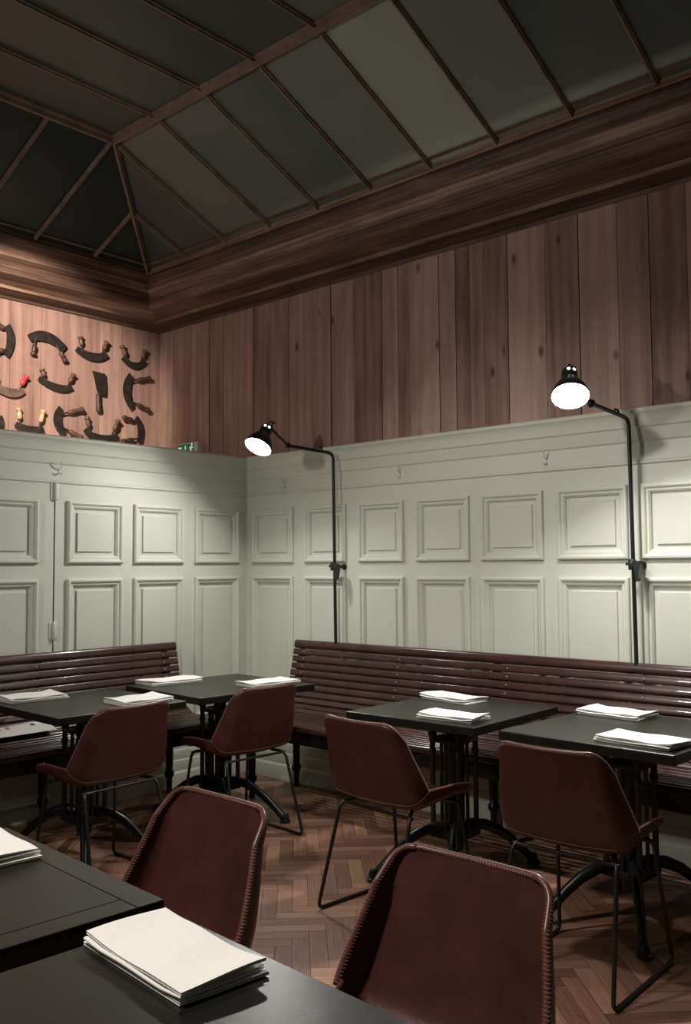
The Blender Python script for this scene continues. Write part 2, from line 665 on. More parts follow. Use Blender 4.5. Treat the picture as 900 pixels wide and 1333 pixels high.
# cornice of old oak boards, projecting into the room
CORN = [(-.02, 3.30), (.0, 3.303), (.028, 3.300), (.034, 3.316), (.17, 3.328), (.176, 3.318), (.19, 3.318), (.20, 3.334), (.36, 3.352), (.372, 3.344),
        (.40, 3.348), (.425, 3.362), (.44, 3.385), (.432, 3.396), (.436, 3.42), (.448, 3.448), (.452, 3.47), (.440, 3.476), (.442, 3.496), (.456, 3.505),
        (.462, 3.53), (.470, 3.548), (.470, 3.560), (.456, 3.564), (.456, 3.570), (.468, 3.574), (.466, 3.622), (.520, 3.630)]


def cornice(f, name, L, label, seed):
    rnd = random.Random(seed)
    fs = []
    v = 0
    for (u0, z0), (u1, z1) in zip(CORN, CORN[1:]):
        h = math.hypot(u1 - u0, z1 - z0)
        t = rnd.random()
        fs.append(([f((u0, u0, z0)), f((L, u0, z0)), f((L, u1, z1)), f((u1, u1, z1))], [(u0, v), (L, v), (L, v + h), (u1, v + h)], t))
        v += h
    o = quads(name, 'cornice', fs)
    tag(o, label, 'trim', kind='structure')


cornice(RU, 'trim_3', 5.4, 'weathered brown moulded timber cornice over the right wall', 2)
cornice(LU, 'trim_4', 3.6, 'weathered brown moulded timber cornice over the chopper display', 4)

# skylight: sloping panes, flat top, glazing bars
UB, ZB, UT, ZT = .46, 3.612, 1.37, 4.0
sl = math.hypot(UT - UB, ZT - ZB)


def g_q(pts, uv):
    return (pts, uv, .5)


# every pane has its own tone, palest midway along the right slope
def panes(f, s_end, tints, top, voff):
    cuts = [UT - .02 + .425 * k for k in range(12) if UT - .02 + .425 * k < s_end] + [s_end]
    fs.append(([f((UB, UB, ZB)), f((cuts[0], UB, ZB)), f((cuts[0], UT, ZT)), f((UT, UT, ZT))], [(UB, voff), (cuts[0], voff), (cuts[0], voff + sl), (UT, voff + sl)], tints[0]))
    for k, (a, b) in enumerate(zip(cuts, cuts[1:])):
        t = tints[min(k + 1, len(tints) - 1)]
        fs.append(([f((a, UB, ZB)), f((b, UB, ZB)), f((b, UT, ZT)), f((a, UT, ZT))], [(a, voff), (b, voff), (b, voff + sl), (a, voff + sl)], t))
        if top:
            t = top[min(k, len(top) - 1)]
            fs.append(([f((a, UT, ZT)), f((b, UT, ZT)), f((b, 6, ZT)), f((a, 6, ZT))], [(a, 5), (b, 5), (b, 6), (a, 6)], t))


fs = []
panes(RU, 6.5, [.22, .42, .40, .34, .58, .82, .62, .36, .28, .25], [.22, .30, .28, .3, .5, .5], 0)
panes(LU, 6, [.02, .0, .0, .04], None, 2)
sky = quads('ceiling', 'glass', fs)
tag(sky, 'dark hipped glass skylight with rusty glazing bars', 'skylight', kind='structure')


def gbar(name, a, b, w=.022, h=.026):
    a, b = Vector(a), Vector(b)
    t = (b - a).normalized()
    side = t.cross(Vector((0, 0, 1))).normalized()
    dn = side.cross(t).normalized()
    if dn.z > 0:
        dn = -dn
    mb = MB()
    prof = [(-w / 2, .0), (w / 2, .0), (w / 2, .012), (w / 5, .016), (w / 5, h), (-w / 5, h), (-w / 5, .016), (-w / 2, .012)]
    A = [mb.bm.verts.new(a + side * p + dn * q) for p, q in prof]
    B = [mb.bm.verts.new(b + side * p + dn * q) for p, q in prof]
    n = len(prof)
    for k in range(n):
        mb.bm.faces.new((A[k], A[(k + 1) % n], B[(k + 1) % n], B[k]))
    mb.bm.faces.new(A[::-1])
    mb.bm.faces.new(B)
    return mb.build(name, 'bar', sky, smooth=0)


gbar('hip_bar', RU((UB, UB, ZB)), RU((UT, UT, ZT)), .034, .04)
gbar('purlin', RU((UT, UT, ZT)), RU((6.5, UT, ZT)), .05, .045)
gbar('purlin', LU((UT, UT, ZT)), LU((6, UT, ZT)), .05, .045)
um = (UB + UT) / 2
zm = (ZB + ZT) / 2
for f in (RU, LU):
    gbar('glazing_bar', f((um, UB, ZB)), f((um, um, zm)))
for k in range(11):
    s = UT + .425 * k - .02
    gbar('glazing_bar', RU((s, UB, ZB)), RU((s, UT, ZT)))
    if k:
        gbar('glazing_bar', RU((s, UT, ZT)), RU((s, 6, ZT)))
for k in range(8):
    s = UT + .415 * k + .0
    gbar('glazing_bar', LU((s, UB, ZB)), LU((s, UT, ZT)))


# ------------------------------------------------------------------ slatted benches
BP = [(.064, .912), (.083, .8640), (.092, .8195), (.102, .7750), (.113, .7310), (.125, .6870), (.138, .6440), (.153, .6020), (.173, .5630), (.200, .5300), (.233, .5080)]   # back slat centres (u,z)
SP = [(.272, .494), (.312, .489), (.352, .485), (.392, .482), (.432, .481), (.472, .481), (.510, .480)]        # seat slat centres


def bench(f, name, s0, s1, label, legs, screws):
    root = empty(name, f(((s0 + s1) / 2, .3, 0)))
    off = root.location

    def slat(nm, u, z, ang, w, t, bev):
        mb = MB(f)
        ca, sa = math.cos(ang), math.sin(ang)
        # bench section: w along the slope, t thick
        poly = []
        for sx, sz, st in ((1, 1, 0), (-1, 1, PI / 2), (-1, -1, PI), (1, -1, 3 * PI / 2)):
            for k in range(4):
                a = st + k / 3 * PI / 2
                x = sx * (w / 2 - bev) + bev * math.cos(a)
                y = sz * (t / 2 - bev) + bev * math.sin(a)
                poly.append((u + x * ca - y * sa, z + x * sa + y * ca))
        mb.prism(poly, s0, s1, 0)
        return mb.build(nm, 'mahogany', root, smooth=50, off=off)
    # top rail: fat rounded board
    slat('top_rail', .064, .912, math.radians(101), .056, .042, .019)
    sc_me = None
    for i, (u, z) in enumerate(BP):
        j = min(i + 1, len(BP) - 1)
        k = j - 1
        a = math.atan2(BP[k][1] - BP[j][1], BP[k][0] - BP[j][0])
        if i == 0:
            continue
        sl_ = slat('back_slat', u, z, a, .0385, .02, .006)
        nrm = Vector((math.sin(a), -math.cos(a)))
        if i < 9:
            for s in screws:
                c = f((s + .012 * i * (0), u + nrm.x * .0105, z + nrm.y * .0105))
                if sc_me is None:
                    mb = MB()
                    mb.ball((0, 0, 0), .0052, 8)
                    so = mb.build('screw', 'steel', sl_)
                    sc_me = so.data
                    sc0 = so
                else:
                    so = sc0.copy()
                    COL.objects.link(so)
                    so.parent = sl_
                so.location = c - off
    for i, (u, z) in enumerate(SP):
        j = min(i + 1, len(SP) - 1)
        k = max(0, j - 1)
        a = math.atan2(SP[k][1] - SP[j][1], SP[k][0] - SP[j][0])
        slat('seat_slat', u, z, a, .033, .022, .008)
    slat('front_slat', .546, .470, math.radians(118), .036, .032, .013)
    # dark apron and frames
    MB(f).box((s0 + .03, .505, .375), (s1 - .03, .530, .455), .004).build('apron', 'iron', root, off=off)
    MB(f).box((s0 + .03, .15, .375), (s1 - .03, .172, .455), .004).build('rear_rail', 'iron', root, off=off)
    for s in legs:
        mb = MB(f)
        # side frame that carries the slats
        inner = [(u + .018 * math.cos(.2) - .03, z - .012) for u, z in BP[1:]] + [(u, z - .022) for u, z in SP]
        poly = [(.04, .90)] + inner + [(.50, .40), (.14, .40), (.09, .55), (.05, .75)]
        mb.prism(poly, s - .02, s + .02, 0)
        mb.build('bracket', 'iron', root, smooth=30, off=off)
        for u in (.50, .11):
            mb = MB(f)
            pr = [(.030, .40), (.030, .37), (.026, .34), (.024, .20), (.022, .14), (.030, .128), (.032, .115), (.028, .10), (.020, .092), (.017, .02), (.022, .0)]
            mb.lathe((s, u, 0), (0, 0, 1), pr[::-1], 14)
            mb.build('leg', 'iron', root, smooth=40, off=off)
    tag(root, label, 'bench')
    return root


bench(RW, 'slatted_bench', .56, 4.0, 'long dark red slatted wooden bench along the right panelled wall', [.60, 2.11, 3.5], [.66, 1.45, 2.2, 2.97, 3.7])
bench(LW, 'slatted_bench', .69, 2.9, 'short dark red slatted wooden bench against the left cupboard front', [.76, 1.64, 2.7], [.80, 1.68, 2.5])


# ------------------------------------------------------------------ dining tables
def table(name, c, rz, sx, sy, label, long_axis, group, plank=False):
    root = empty(name, (c[0], c[1], 0), math.radians(rz))
    mb = MB()
    if plank:
        g = .0012
        b = .062
        T = .75
        mb.box((-sx / 2, -sy / 2, .708), (sx / 2, sy / 2, .7475), .002)
        mb.box((-sx / 2, sy / 2 - b, .74), (sx / 2, sy / 2, T), .002)
        mb.box((-sx / 2, -sy / 2, .74), (sx / 2, -sy / 2 + b, T), .002)
        mb.box((-sx / 2, -sy / 2 + b + g, .74), (-sx / 2 + b, sy / 2 - b - g, T), .0015)
        mb.box((sx / 2 - b, -sy / 2 + b + g, .74), (sx / 2, sy / 2 - b - g, T), .0015)
        mb.box((-sx / 2 + b + g, -sy / 2 + b + g, .74), (sx / 2 - b - g, sy / 2 - b - g, T), .0015)
    else:
        mb.box((-sx / 2, -sy / 2, .712), (sx / 2, sy / 2, .75), .004)
    mb.build('tabletop', 'table', root, smooth=0)
    MB().box((-.16, -.16, .702), (.16, .16, .712), .002).build('top_plate', 'iron', root)
    mb = MB().lathe((0, 0, .10), (0, 0, 1), [(.034, 0), (.040, .03), (.045, .06), (.034, .09), (.026, .12), (.026, .48), (.030, .5), (.034, .54), (.05, .59), (.055, .60)], 16)
    mb.build('pillar', 'iron', root)
    q = .072
    for ax, ay in ((1, 1), (-1, 1), (-1, -1), (1, -1)):
        mb = MB().lathe((ax * q, ay * q, .17), (0, 0, 1), [(.018, 0), (.02, .02), (.014, .04), (.0125, .06), (.0125, .37), (.018, .38), (.018, .39), (.0135, .40), (.0135, .45), (.02, .46), (.022, .475), (.016, .485), (.02, .53)], 12)
        mb.build('column', 'iron', root)
    for ax, ay in ((1, 0), (-1, 0), (0, 1), (0, -1)):
        MB().lathe((ax * q, ay * q, .17), (0, 0, 1), [(.012, 0), (.012, .03), (.0085, .05), (.0085, .42), (.012, .43)], 10).build('rod', 'iron', root)
    # yoke joining the columns under the top
    mb = MB()
    for nm, z0, z1 in (('yoke', .600, .622), ('base_ring', .165, .195)):
        mb = MB()
        mb.box((-q - .012, -q - .012, z0), (q + .012, -q + .012, z1), .004)
        mb.box((-q - .012, q - .012, z0), (q + .012, q + .012, z1), .004)
        mb.box((-q - .012, -q, z0), (-q + .012, q, z1), .004)
        mb.box((q - .012, -q, z0), (q + .012, q, z1), .004)
        mb.box((-q, -.012, z0), (q, .012, z1), .004)
        mb.box((-.012, -q, z0), (.012, q, z1), .004)
        mb.build(nm, 'iron', root)
    a, b = (.22, .345) if long_axis == 'y' else (.345, .2)
    for ax, ay in ((1, 1), (-1, 1), (-1, -1), (1, -1)):
        d = Vector((ax * a, ay * b, 0))
        pts = []
        rs = []
        for t, z, r in ((.10, .205, .026), (.22, .212, .025), (.38, .203, .023), (.55, .172, .021), (.70, .128, .019), (.83, .08, .0175), (.93, .042, .017), (.975, .024, .019)):
            pts.append(d * t + Vector((0, 0, z)))
            rs.append(r)
        lg = MB().tube(pts, rs, 12, flat=1.1).build('leg', 'iron', root)
        MB().lathe(d * .99, (0, 0, 1), [(.024, 0), (.03, .006), (.03, .014), (.02, .02), (.022, .032), (.014, .05)], 14).build('foot', 'iron', lg)
    tag(root, label, 'table', group)
    return root


GT = 'black square tables on iron bases'
table('bistro_table', (2.352, -.815), 1.5, .70, .74, 'square black table by the right bench, left one of the bench pair', 'y', GT)
table('bistro_table', (3.205, -.79), -2.3, .745, .77, 'square black table at the right edge of the photo by the long bench', 'y', GT)
table('bistro_table', (.79, -1.80), -2.0, .73, .71, 'square black table in front of the short left bench', 'x', GT)
table('bistro_table', (.81, -.935), -4.5, .74, .795, 'square black table in the corner between the two benches', 'x', GT)
table('bistro_table', (2.945, -3.555), -3.6, .735, .72, 'near dark table at the left edge with a framed wooden top', 'x', GT, True)
table('bistro_table', (3.765, -3.63), -3.3, .735, .72, 'nearest dark table at the bottom left with the large napkin', 'x', GT)


# ------------------------------------------------------------------ leather chairs (local front = +y)
def catmull(pts, n):
    out = []
    P = [pts[0]] + pts + [pts[-1]]
    for i in range(1, len(P) - 2):
        for k in range(n):
            t = k / n
            out.append(tuple(.5 * (2 * P[i][d] + (P[i + 1][d] - P[i - 1][d]) * t + (2 * P[i - 1][d] - 5 * P[i][d] + 4 * P[i + 1][d] - P[i + 2][d]) * t * t +
                                   (3 * P[i][d] - P[i - 1][d] - 3 * P[i + 1][d] + P[i + 2][d]) * t ** 3) for d in range(len(pts[0]))))
    out.append(tuple(pts[-1]))
    return out


# centre profile with half width and side curl: (y, z, w, curl)
CP = [(.215, .452, .196, .026), (.198, .464, .203, .032), (.12, .462, .209, .046), (.02, .454, .217, .058), (-.08, .449, .228, .068), (-.145, .454, .238, .074),
      (-.185, .480, .245, .078), (-.208, .530, .245, .074), (-.230, .595, .234, .066), (-.252, .67, .218, .056), (-.270, .745, .202, .046), (-.283, .800, .189, .036)]
_fine = catmull(CP, 16)
CS = [_fine[i] for i in range(0, 16 * 9, 4)] + [_fine[i] for i in range(16 * 9, 16 * 11 + 1)]
SEAM = 24


def shell_pt(i, u, lay):
    y, z, w, c = CS[i]
    a = CS[max(i - 1, 0)]
    b = CS[min(i + 1, len(CS) - 1)]
    ty, tz = b[0] - a[0], b[1] - a[1]
    l = math.hypot(ty, tz)
    ny, nz = tz / l, -ty / l          # towards the sitter
    if ny < 0 and nz < 0:
        ny, nz = -ny, -nz
    # round the free corners
    top = sum(math.dist(CS[k][:2], CS[k + 1][:2]) for k in range(i, len(CS) - 1))
    bot = sum(math.dist(CS[k][:2], CS[k + 1][:2]) for k in range(0, i))
    r = .04
    if top < r:
        w = w - r + math.sqrt(max(0, r * r - (r - top) ** 2))
    r = .035
    if bot < r:
        w = w - r + math.sqrt(max(0, r * r - (r - bot) ** 2))
    c *= min(1.0, .12 + .88 * min(1.0, top / .085) ** .8)
    # flat middle, rounded turn, then an upright wing of height c
    rr = min(.032, c * .62) if i < SEAM else min(.048, c * .85)
    au = abs(u)
    fl = .16                      # flare of the wing
    wf = w - rr - (c - rr) * fl
    if au <= .62:
        x, k = wf * au / .62, 0.0
    elif au <= .82:
        t = (au - .62) / .2 * (PI / 2 - fl)
        x, k = wf + rr * math.sin(t), rr * (1 - math.cos(t))
    else:
        t0 = PI / 2 - fl
        q = (au - .82) / .18
        x0, k0 = wf + rr * math.sin(t0), rr * (1 - math.cos(t0))
        x, k = x0 + q * (c - k0) * fl, k0 + q * (c - k0)
    k += .012 * (au / .62) ** 2 if au < .62 else .012
    k += lay if au < .62 else lay * max(0.0, 1 - (au - .62) / .2)
    x -= 0 if au < .62 else lay * min(1.0, (au - .62) / .2)
    return Vector((math.copysign(x, u), y + ny * k, z + nz * k))


def sheet(i0, i1, th, nu=22):
    mb = MB()
    bm = mb.bm
    us = [-1 + 2 * k / nu for k in range(nu + 1)]
    # densify towards the sides
    us = [-1, -.94, -.88, -.82, -.79, -.76, -.73, -.70, -.67, -.64, -.6, -.45, -.3, -.15, 0, .15, .3, .45, .6, .64, .67, .70, .73, .76, .79, .82, .88, .94, 1]
    top = [[bm.verts.new(shell_pt(i, u, th / 2)) for u in us] for i in range(i0, i1 + 1)]
    bot = [[bm.verts.new(shell_pt(i, u, -th / 2)) for u in us] for i in range(i0, i1 + 1)]
    R, Cn = len(top), len(us)
    for g in (top, bot):
        for a in range(R - 1):
            for b in range(Cn - 1):
                bm.faces.new((g[a][b], g[a][b + 1], g[a + 1][b + 1], g[a + 1][b]))
    for a in range(R - 1):
        for b in (0, Cn - 1):
            bm.faces.new((top[a][b], top[a + 1][b], bot[a + 1][b], bot[a][b]))
    for b in range(Cn - 1):
        for a in (0, R - 1):
            bm.faces.new((top[a][b], top[a][b + 1], bot[a][b + 1], bot[a][b]))
    return mb


def rim_path(i0, i1, top):
    """edge of the leather from one side round to the other"""
    last = len(CS) - 1
    if top:
        L_ = [shell_pt(i, -1, 0) for i in range(i0, last + 1)]
        T_ = [shell_pt(last, u / 40, 0) for u in range(-40, 41)]
        R_ = [shell_pt(i, 1, 0) for i in range(last, i0 - 1, -1)]
        return L_ + T_[1:-1] + R_
    L_ = [shell_pt(i, -1, 0) for i in range(i1, -1, -1)]
    T_ = [shell_pt(0, u / 40, 0) for u in range(-40, 41)]
    R_ = [shell_pt(i, 1, 0) for i in range(0, i1 + 1)]
    return L_ + T_[1:-1] + R_


def dedupe(p, e=1e-4):
    out = [p[0]]
    for q in p[1:]:
        if (q - out[-1]).length > e:
            out.append(q)
    return out


def make_chair(fine):
    root = empty('leather_chair')
    st = sheet(0, SEAM, .011).build('seat', 'leather', root, smooth=60)
    bk = sheet(SEAM - 1, len(CS) - 1, .013).build('backrest', 'leather', root, smooth=60)
    MB().tube(dedupe(rim_path(SEAM, 0, True)), .0078, 8).build('edge_piping', 'leather_edge', bk, smooth=60)
    MB().tube(dedupe(rim_path(0, SEAM - 2, False)), .0066, 8).build('edge_piping', 'leather_edge', st, smooth=60)
    # seam between seat and back: fine thread lines
    for lay in (-.0085,):
        MB().tube([shell_pt(SEAM, u / 40, lay) for u in range(-40, 41)], .0009, 6).build('seam', 'thread_dark', bk)
    if fine:
        # whip stitching over the edge of the back
        last = len(CS) - 1
        rim = [(shell_pt(i, -1, 0), shell_pt(i, -.9, .0055), shell_pt(i, -.9, -.0055)) for i in range(SEAM + 1, last - 1)]
        rim += [(shell_pt(last, u / 40, 0), shell_pt(last - 6, u / 40, .0068), shell_pt(last - 6, u / 40, -.0068)) for u in range(-39, 40)]
        rim += [(shell_pt(i, 1, 0), shell_pt(i, .9, .0055), shell_pt(i, .9, -.0055)) for i in range(last - 2, SEAM, -1)]
        mb = MB()
        d = nxt = 0.0
        for p, q in zip(rim, rim[1:]):
            L_ = (q[0] - p[0]).length
            while nxt <= d + L_ and L_ > 1e-6:
                t = (nxt - d) / L_
                e, a_, b_ = [p[k].lerp(q[k], t) for k in range(3)]
                o_ = (e - (a_ + b_) / 2).normalized()
                s_ = (a_ - b_).normalized()
                mb.tube([e + s_ * .0084 - o_ * .002, e + s_ * .0075 + o_ * .003, e + o_ * .0083, e - s_ * .0075 + o_ * .003, e - s_ * .0084 - o_ * .002], .0008, 5)
                nxt += .0075
            d += L_
        mb.build('stitching', 'thread', bk)
    r = .0078
    for sx in (-1, 1):
        p = [(sx * .15, -.10, .440), (sx * .195, -.165, .432), (sx * .222, -.275, r), (sx * .222, .215, r), (sx * .188, .150, .444), (sx * .12, .10, .445)]
        MB().tube(fillet(p, .035), r, 10).build('sled_leg', 'rod', root)
    for y, z in ((-.155, .428), (.135, .440)):
        MB().tube([(-.2, y, z), (.2, y, z)], .007, 10).build('crossbar', 'rod', root)
    return root


CHAIRS = [((3.765, -3.02), 180, 'nearest oxblood leather chair in bottom centre, facing the camera over its stitched backrest', 1),
          ((2.955, -3.02), 179, 'oxblood leather chair behind the near left table, stitched back facing us', 1),
          ((2.44, -1.325), -4, 'oxblood leather chair seen from behind at the left table of the long bench', 0),
          ((3.285, -1.335), 1, 'oxblood leather chair seen from behind at the rightmost table', 0),
          ((1.13, -1.93), 91, 'oxblood leather chair seen from behind at the table by the short bench', 0),
          ((1.13, -1.085), 86, 'oxblood leather chair seen from behind at the corner table', 0)]
proto = {}
for (x, y), rz, lab, fine in CHAIRS:
    c = copy_tree(proto[1]) if 1 in proto else proto.setdefault(1, make_chair(1))
    c.location = (x, y, 0)
    c.rotation_euler = (0, 0, math.radians(rz))
    tag(c, lab, 'chair', 'oxblood leather chairs')


# ------------------------------------------------------------------ folded napkins
def napkin(c, rz, lx, ly, label, seed, z0=.7505, th=.0052):
    """linen folded into a flat pad: fold profile across y, run along x"""
    rnd = random.Random(seed)
    root = empty('napkin', (c[0], c[1], z0), math.radians(rz))
    n = 3
    ph = rnd.uniform(0, 6)
    for k in range(n):
        # each layer a doubled leaf with a rounded fold on one long side
        zc = .0035 + k * (2 * th * .62 + .0012)
        ins = rnd.uniform(0, .006) + (.004 if k == 2 else 0)
        sk = rnd.uniform(-.006, .006)
        fold = 1 if k % 2 == 0 else -1
        prof = []
        h = ly / 2 - ins
        m = 10
        t = .0013
        # outer outline of a doubled leaf, going round
        up = [(-h + 2 * h * i / m, zc + th * .5) for i in range(m + 1)]
        arc = [(h + th * .55 * math.sin(a), zc + th * .5 * math.cos(a)) for a in (PI / 4, PI / 2, 3 * PI / 4)]
        dn = [(h - 2 * h * i / m, zc - th * .5) for i in range(m + 1)]
        inn = [(-h, zc - th * .5 + t), (h - .004, zc - .0006), (h - .004, zc + .0006), (-h, zc + th * .5 - t)]
        prof = up + arc + dn + inn
        mb = MB()
        S = 16
        rings = []
        x0, x1 = -lx / 2 + rnd.uniform(0, .008), lx / 2 - rnd.uniform(0, .01)
        for i in range(S + 1):
            x = x0 + (x1 - x0) * i / S
            ring = []
            for (y, z) in prof:
                e = abs(x) / (lx / 2)
                lift = .0035 * max(0, e - .6) / .4 * (k + .3) * (.5 + .5 * math.sin(ph + 3 * y / ly + k))
                wav = .0009 * math.sin(9 * x / lx + 4 * y / ly + ph + k) * k
                ring.append(mb.bm.verts.new((x + .012 * sk / .006 * y / ly, fold * y + sk * x / lx, max(.0004, z + lift + wav))))
            rings.append(ring)
        q = len(prof)
        for a, b in zip(rings, rings[1:]):
            for j in range(q):
                mb.bm.faces.new((a[j], a[(j + 1) % q], b[(j + 1) % q], b[j]))
        mb.bm.faces.new(rings[0][::-1])
        mb.bm.faces.new(rings[-1])
        mb.build('folded_layer', 'linen', root, smooth=60)
    tag(root, label, 'napkin', 'folded white napkins')
    return root


NAP = [((3.575, -3.385), -6, .325, .172, 'large folded white napkin in the foreground on the nearest dark table'),
       ((2.752, -3.315), -5, .30, .17, 'folded white napkin cut by the left edge on the framed dark table'),
       ((2.19, -.585), -9, .32, .165, 'folded white napkin on the bench side of the left long-bench table'),
       ((2.515, -1.045), 3, .285, .165, 'folded white napkin on the chair side of the left long-bench table'),
       ((3.02, -.505), -5, .31, .185, 'folded white napkin on the bench side of the rightmost table'),
       ((3.38, -1.04), -4, .315, .185, 'folded white napkin on the chair side of the rightmost table'),
       ((.50, -1.935), 85, .31, .215, 'folded white napkin at the left edge on the short-bench table'),
       ((1.012, -1.635), 88, .29, .215, 'folded white napkin on the short-bench table behind the chair back'),
       ((.512, -1.07), 82, .33, .21, 'folded white napkin at the left side of the corner table'),
       ((1.015, -.75), 84, .335, .19, 'folded white napkin behind the chair back on the corner table')]
for i, (c, rz, lx, ly, lab) in enumerate(NAP):
    napkin(c, rz, lx, ly, lab, 20 + i)

# printed paper lying on the left bench, up against its back
root = empty('printed_leaflet', (.30, -1.86, .506))
mb = MB().box((-.075, -.21, 0), (.075, .21, .003), .0005)
mb.build('sheet', 'paper', root)
mb = MB()
for k in range(3):
    mb.box((-.03, -.15 + k * .05, .003), (.0, -.125 + k * .05, .0036))
mb.build('red_print', 'print_red', root)
mb = MB().box((-.035, .10, .003), (-.01, .125, .0036))
mb.build('dark_print', 'print_dark', root)
root.rotation_euler = (0, .30, 0)
root.location = (.215, -1.87, .555)
tag(root, 'white printed leaflet lying on the left bench under the table edge', 'leaflet')


# ------------------------------------------------------------------ jointed wall lamps
def wall_lamp(pole_x, pole_y, top_z, elbow, mouth, axis_cam, label, watt):
    root = empty('wall_lamp', (pole_x, pole_y, .95))
    off = root.location
    M_ = Vector(mouth)
    ax = (r2 * axis_cam[0] + d2 * axis_cam[1] + fwd * axis_cam[2]).normalized()   # from mouth up to the cap
    T = M_ + ax * .165
    E = Vector(elbow)
    top = Vector((pole_x, pole_y, top_z))
    r = .0105
    path = fillet([(pole_x + .022, -.03, .90), (pole_x + .004, pole_y + .012, .915), top, E], .04)
    MB().tube(path, r, 12).build('pole', 'lampblack', root, off=off)
    # little hook piece near the bend
    d = (E - top).normalized()
    MB().tube([top + d * .07 + Vector((0, 0, .006)), top + d * .075 + Vector((0, 0, .022)), top + d * .10 + Vector((0, 0, .018))], .006, 8).build('arm_stop', 'lampblack', root, off=off)
    # clamp on the wall
    cz = 1.41
    mb = MB()
    mb.box((pole_x - .016, pole_y - .018, cz - .015), (pole_x + .016, pole_y + .018, cz + .04), .007)
    mb.tube([(pole_x, pole_y, cz + .015), (pole_x + .018, -.03, cz + .01), (pole_x + .018, -.012, cz + .01)], .010, 12)
    cl = mb.build('wall_clamp', 'lampblack', root, off=off)
    mb = MB()
    mb.prism([(-.010, .030), (.020, .030), (.027, .008), (.015, -.066), (.006, -.072), (-.003, -.02)], pole_y - .020, pole_y + .014, 1)
    bmesh.ops.translate(mb.bm, verts=mb.bm.verts[:], vec=(pole_x + .020, 0, cz))
    mb.build('clamp_lever', 'lampblack', cl, smooth=30, off=off)
    MB().lathe((pole_x + .018, -.0, cz + .01), (0, -1, 0), [(.019, 0), (.019, .008), (.014, .013), (.010, .02)], 16).build('wall_plate', 'lampblack', cl, off=off)
    MB().lathe((pole_x - .014, pole_y - .006, cz + .015), (-1, 0, 0), [(.006, 0), (.006, .008), (.009, .010), (.009, .014)], 10).build('knob', 'lampblack', cl, off=off)
    # elbow ball and forearm
    MB().ball(E, .021, 16).build('elbow_joint', 'lampblack', root, off=off)
    side = ax.cross((T - E)).normalized()
    K = T + (E - T).normalized() * .02
    MB().tube([E, E.lerp(K, .1), E.lerp(K, .5), K], [.013, .0085, .0085, .0085], 12).build('forearm', 'lampblack', root, off=off)
    MB().lathe(K - side * .016, side, [(.014, 0), (.017, .004), (.017, .028), (.014, .032)], 14).build('knuckle', 'lampblack', root, off=off)
    # bell shaped shade, enamel white inside
    out = [(.0875, 0), (.0885, .003), (.087, .012), (.078, .038), (.062, .066), (.049, .088), (.041, .102), (.0385, .112), (.037, .150), (.034, .160), (.022, .168), (.012, .170), (.010, .182)]
    mb = MB().lathe(M_, ax, out, 36, caps=False)
    sh = mb.build('shade', 'lampblack', root, off=off)
    md = sh.modifiers.new('thickness', 'SOLIDIFY')
    md.thickness = .0012
    inn = [(r_ - .003, h + .0004) for r_, h in out[:9]] + [(.001, .150)]
    MB().lathe(M_, ax, inn, 36, caps=False).build('reflector', 'lampwhite', sh, off=off)
    MB().lathe(M_ + ax * .105, -ax, [(.014, -.035), (.014, 0), (.02, .012), (.029, .03), (.033, .05), (.029, .068), (.016, .08), (.002, .084)], 18).build('bulb', 'bulb', root, off=off)
    # cooling holes near the cap, glowing
    back = -fwd
    t1 = (back - ax * back.dot(ax)).normalized()
    t2 = ax.cross(t1)
    for a in (-.36, .36, PI - .36, PI + .36):
        dd = t1 * math.cos(a) + t2 * math.sin(a)
        MB().lathe(M_ + ax * .143 + dd * .036, dd, [(.008, 0), (.008, .0022)], 12).build('vent_hole', 'vent', sh, off=off)
    # flex loop from the cap to the forearm
    c0 = M_ + ax * .175
    lp = [c0, c0 + ax * .03, c0 + ax * .05 + (K - c0).normalized() * .03 + r2 * .012, K + r2 * .02 + Vector((0, 0, .03)), E.lerp(K, .9) + Vector((0, 0, .012)), E.lerp(K, .6) + Vector((0, 0, .012))]
    MB().tube([Vector(p) for p in catmull([tuple(p) for p in lp], 6)], .0042, 8).build('flex', 'lampblack', root, off=off)
    # the bulb's own light: part straight from the bulb, most of it thrown down by the enamel reflector
    l = bpy.data.lights.new('bulb_light', 'POINT')
    l.energy = watt * .1
    l.color = (1, .97, .92)
    l.shadow_soft_size = .03
    lo = bpy.data.objects.new('bulb_light', l)
    COL.objects.link(lo)
    lo.parent = root
    lo.location = M_ + ax * .010 - off
    l = bpy.data.lights.new('reflector_light', 'AREA')
    l.shape = 'DISK'
    l.size = .15
    l.energy = watt * .40
    l.color = (1, .97, .92)
    lo = bpy.data.objects.new('reflector_light', l)
    COL.objects.link(lo)
    lo.parent = root
    lo.location = M_ + ax * .012 - off
    lo.rotation_euler = (-ax).to_track_quat('-Z', 'Y').to_euler()
    tag(root, label, 'lamp', 'black jointed wall lamps')


wall_lamp(.917, -.085, 2.15, (.736, -.31, 2.195), (.765, -.60, 2.157), (.058, -.141, .085), 'black jointed wall lamp in the corner, arm reaching left', 36)
wall_lamp(2.92, -.085, 2.147, (2.845, -.33, 2.200), (2.877, -.60, 2.195), (.019, -.137, .100), 'black jointed wall lamp at the right of the photo', 72)

# ------------------------------------------------------------------ choppers hung on the plank wall
KX = UX + .008


def kpt(y, z, u):
    return Vector((KX + u, y, z))


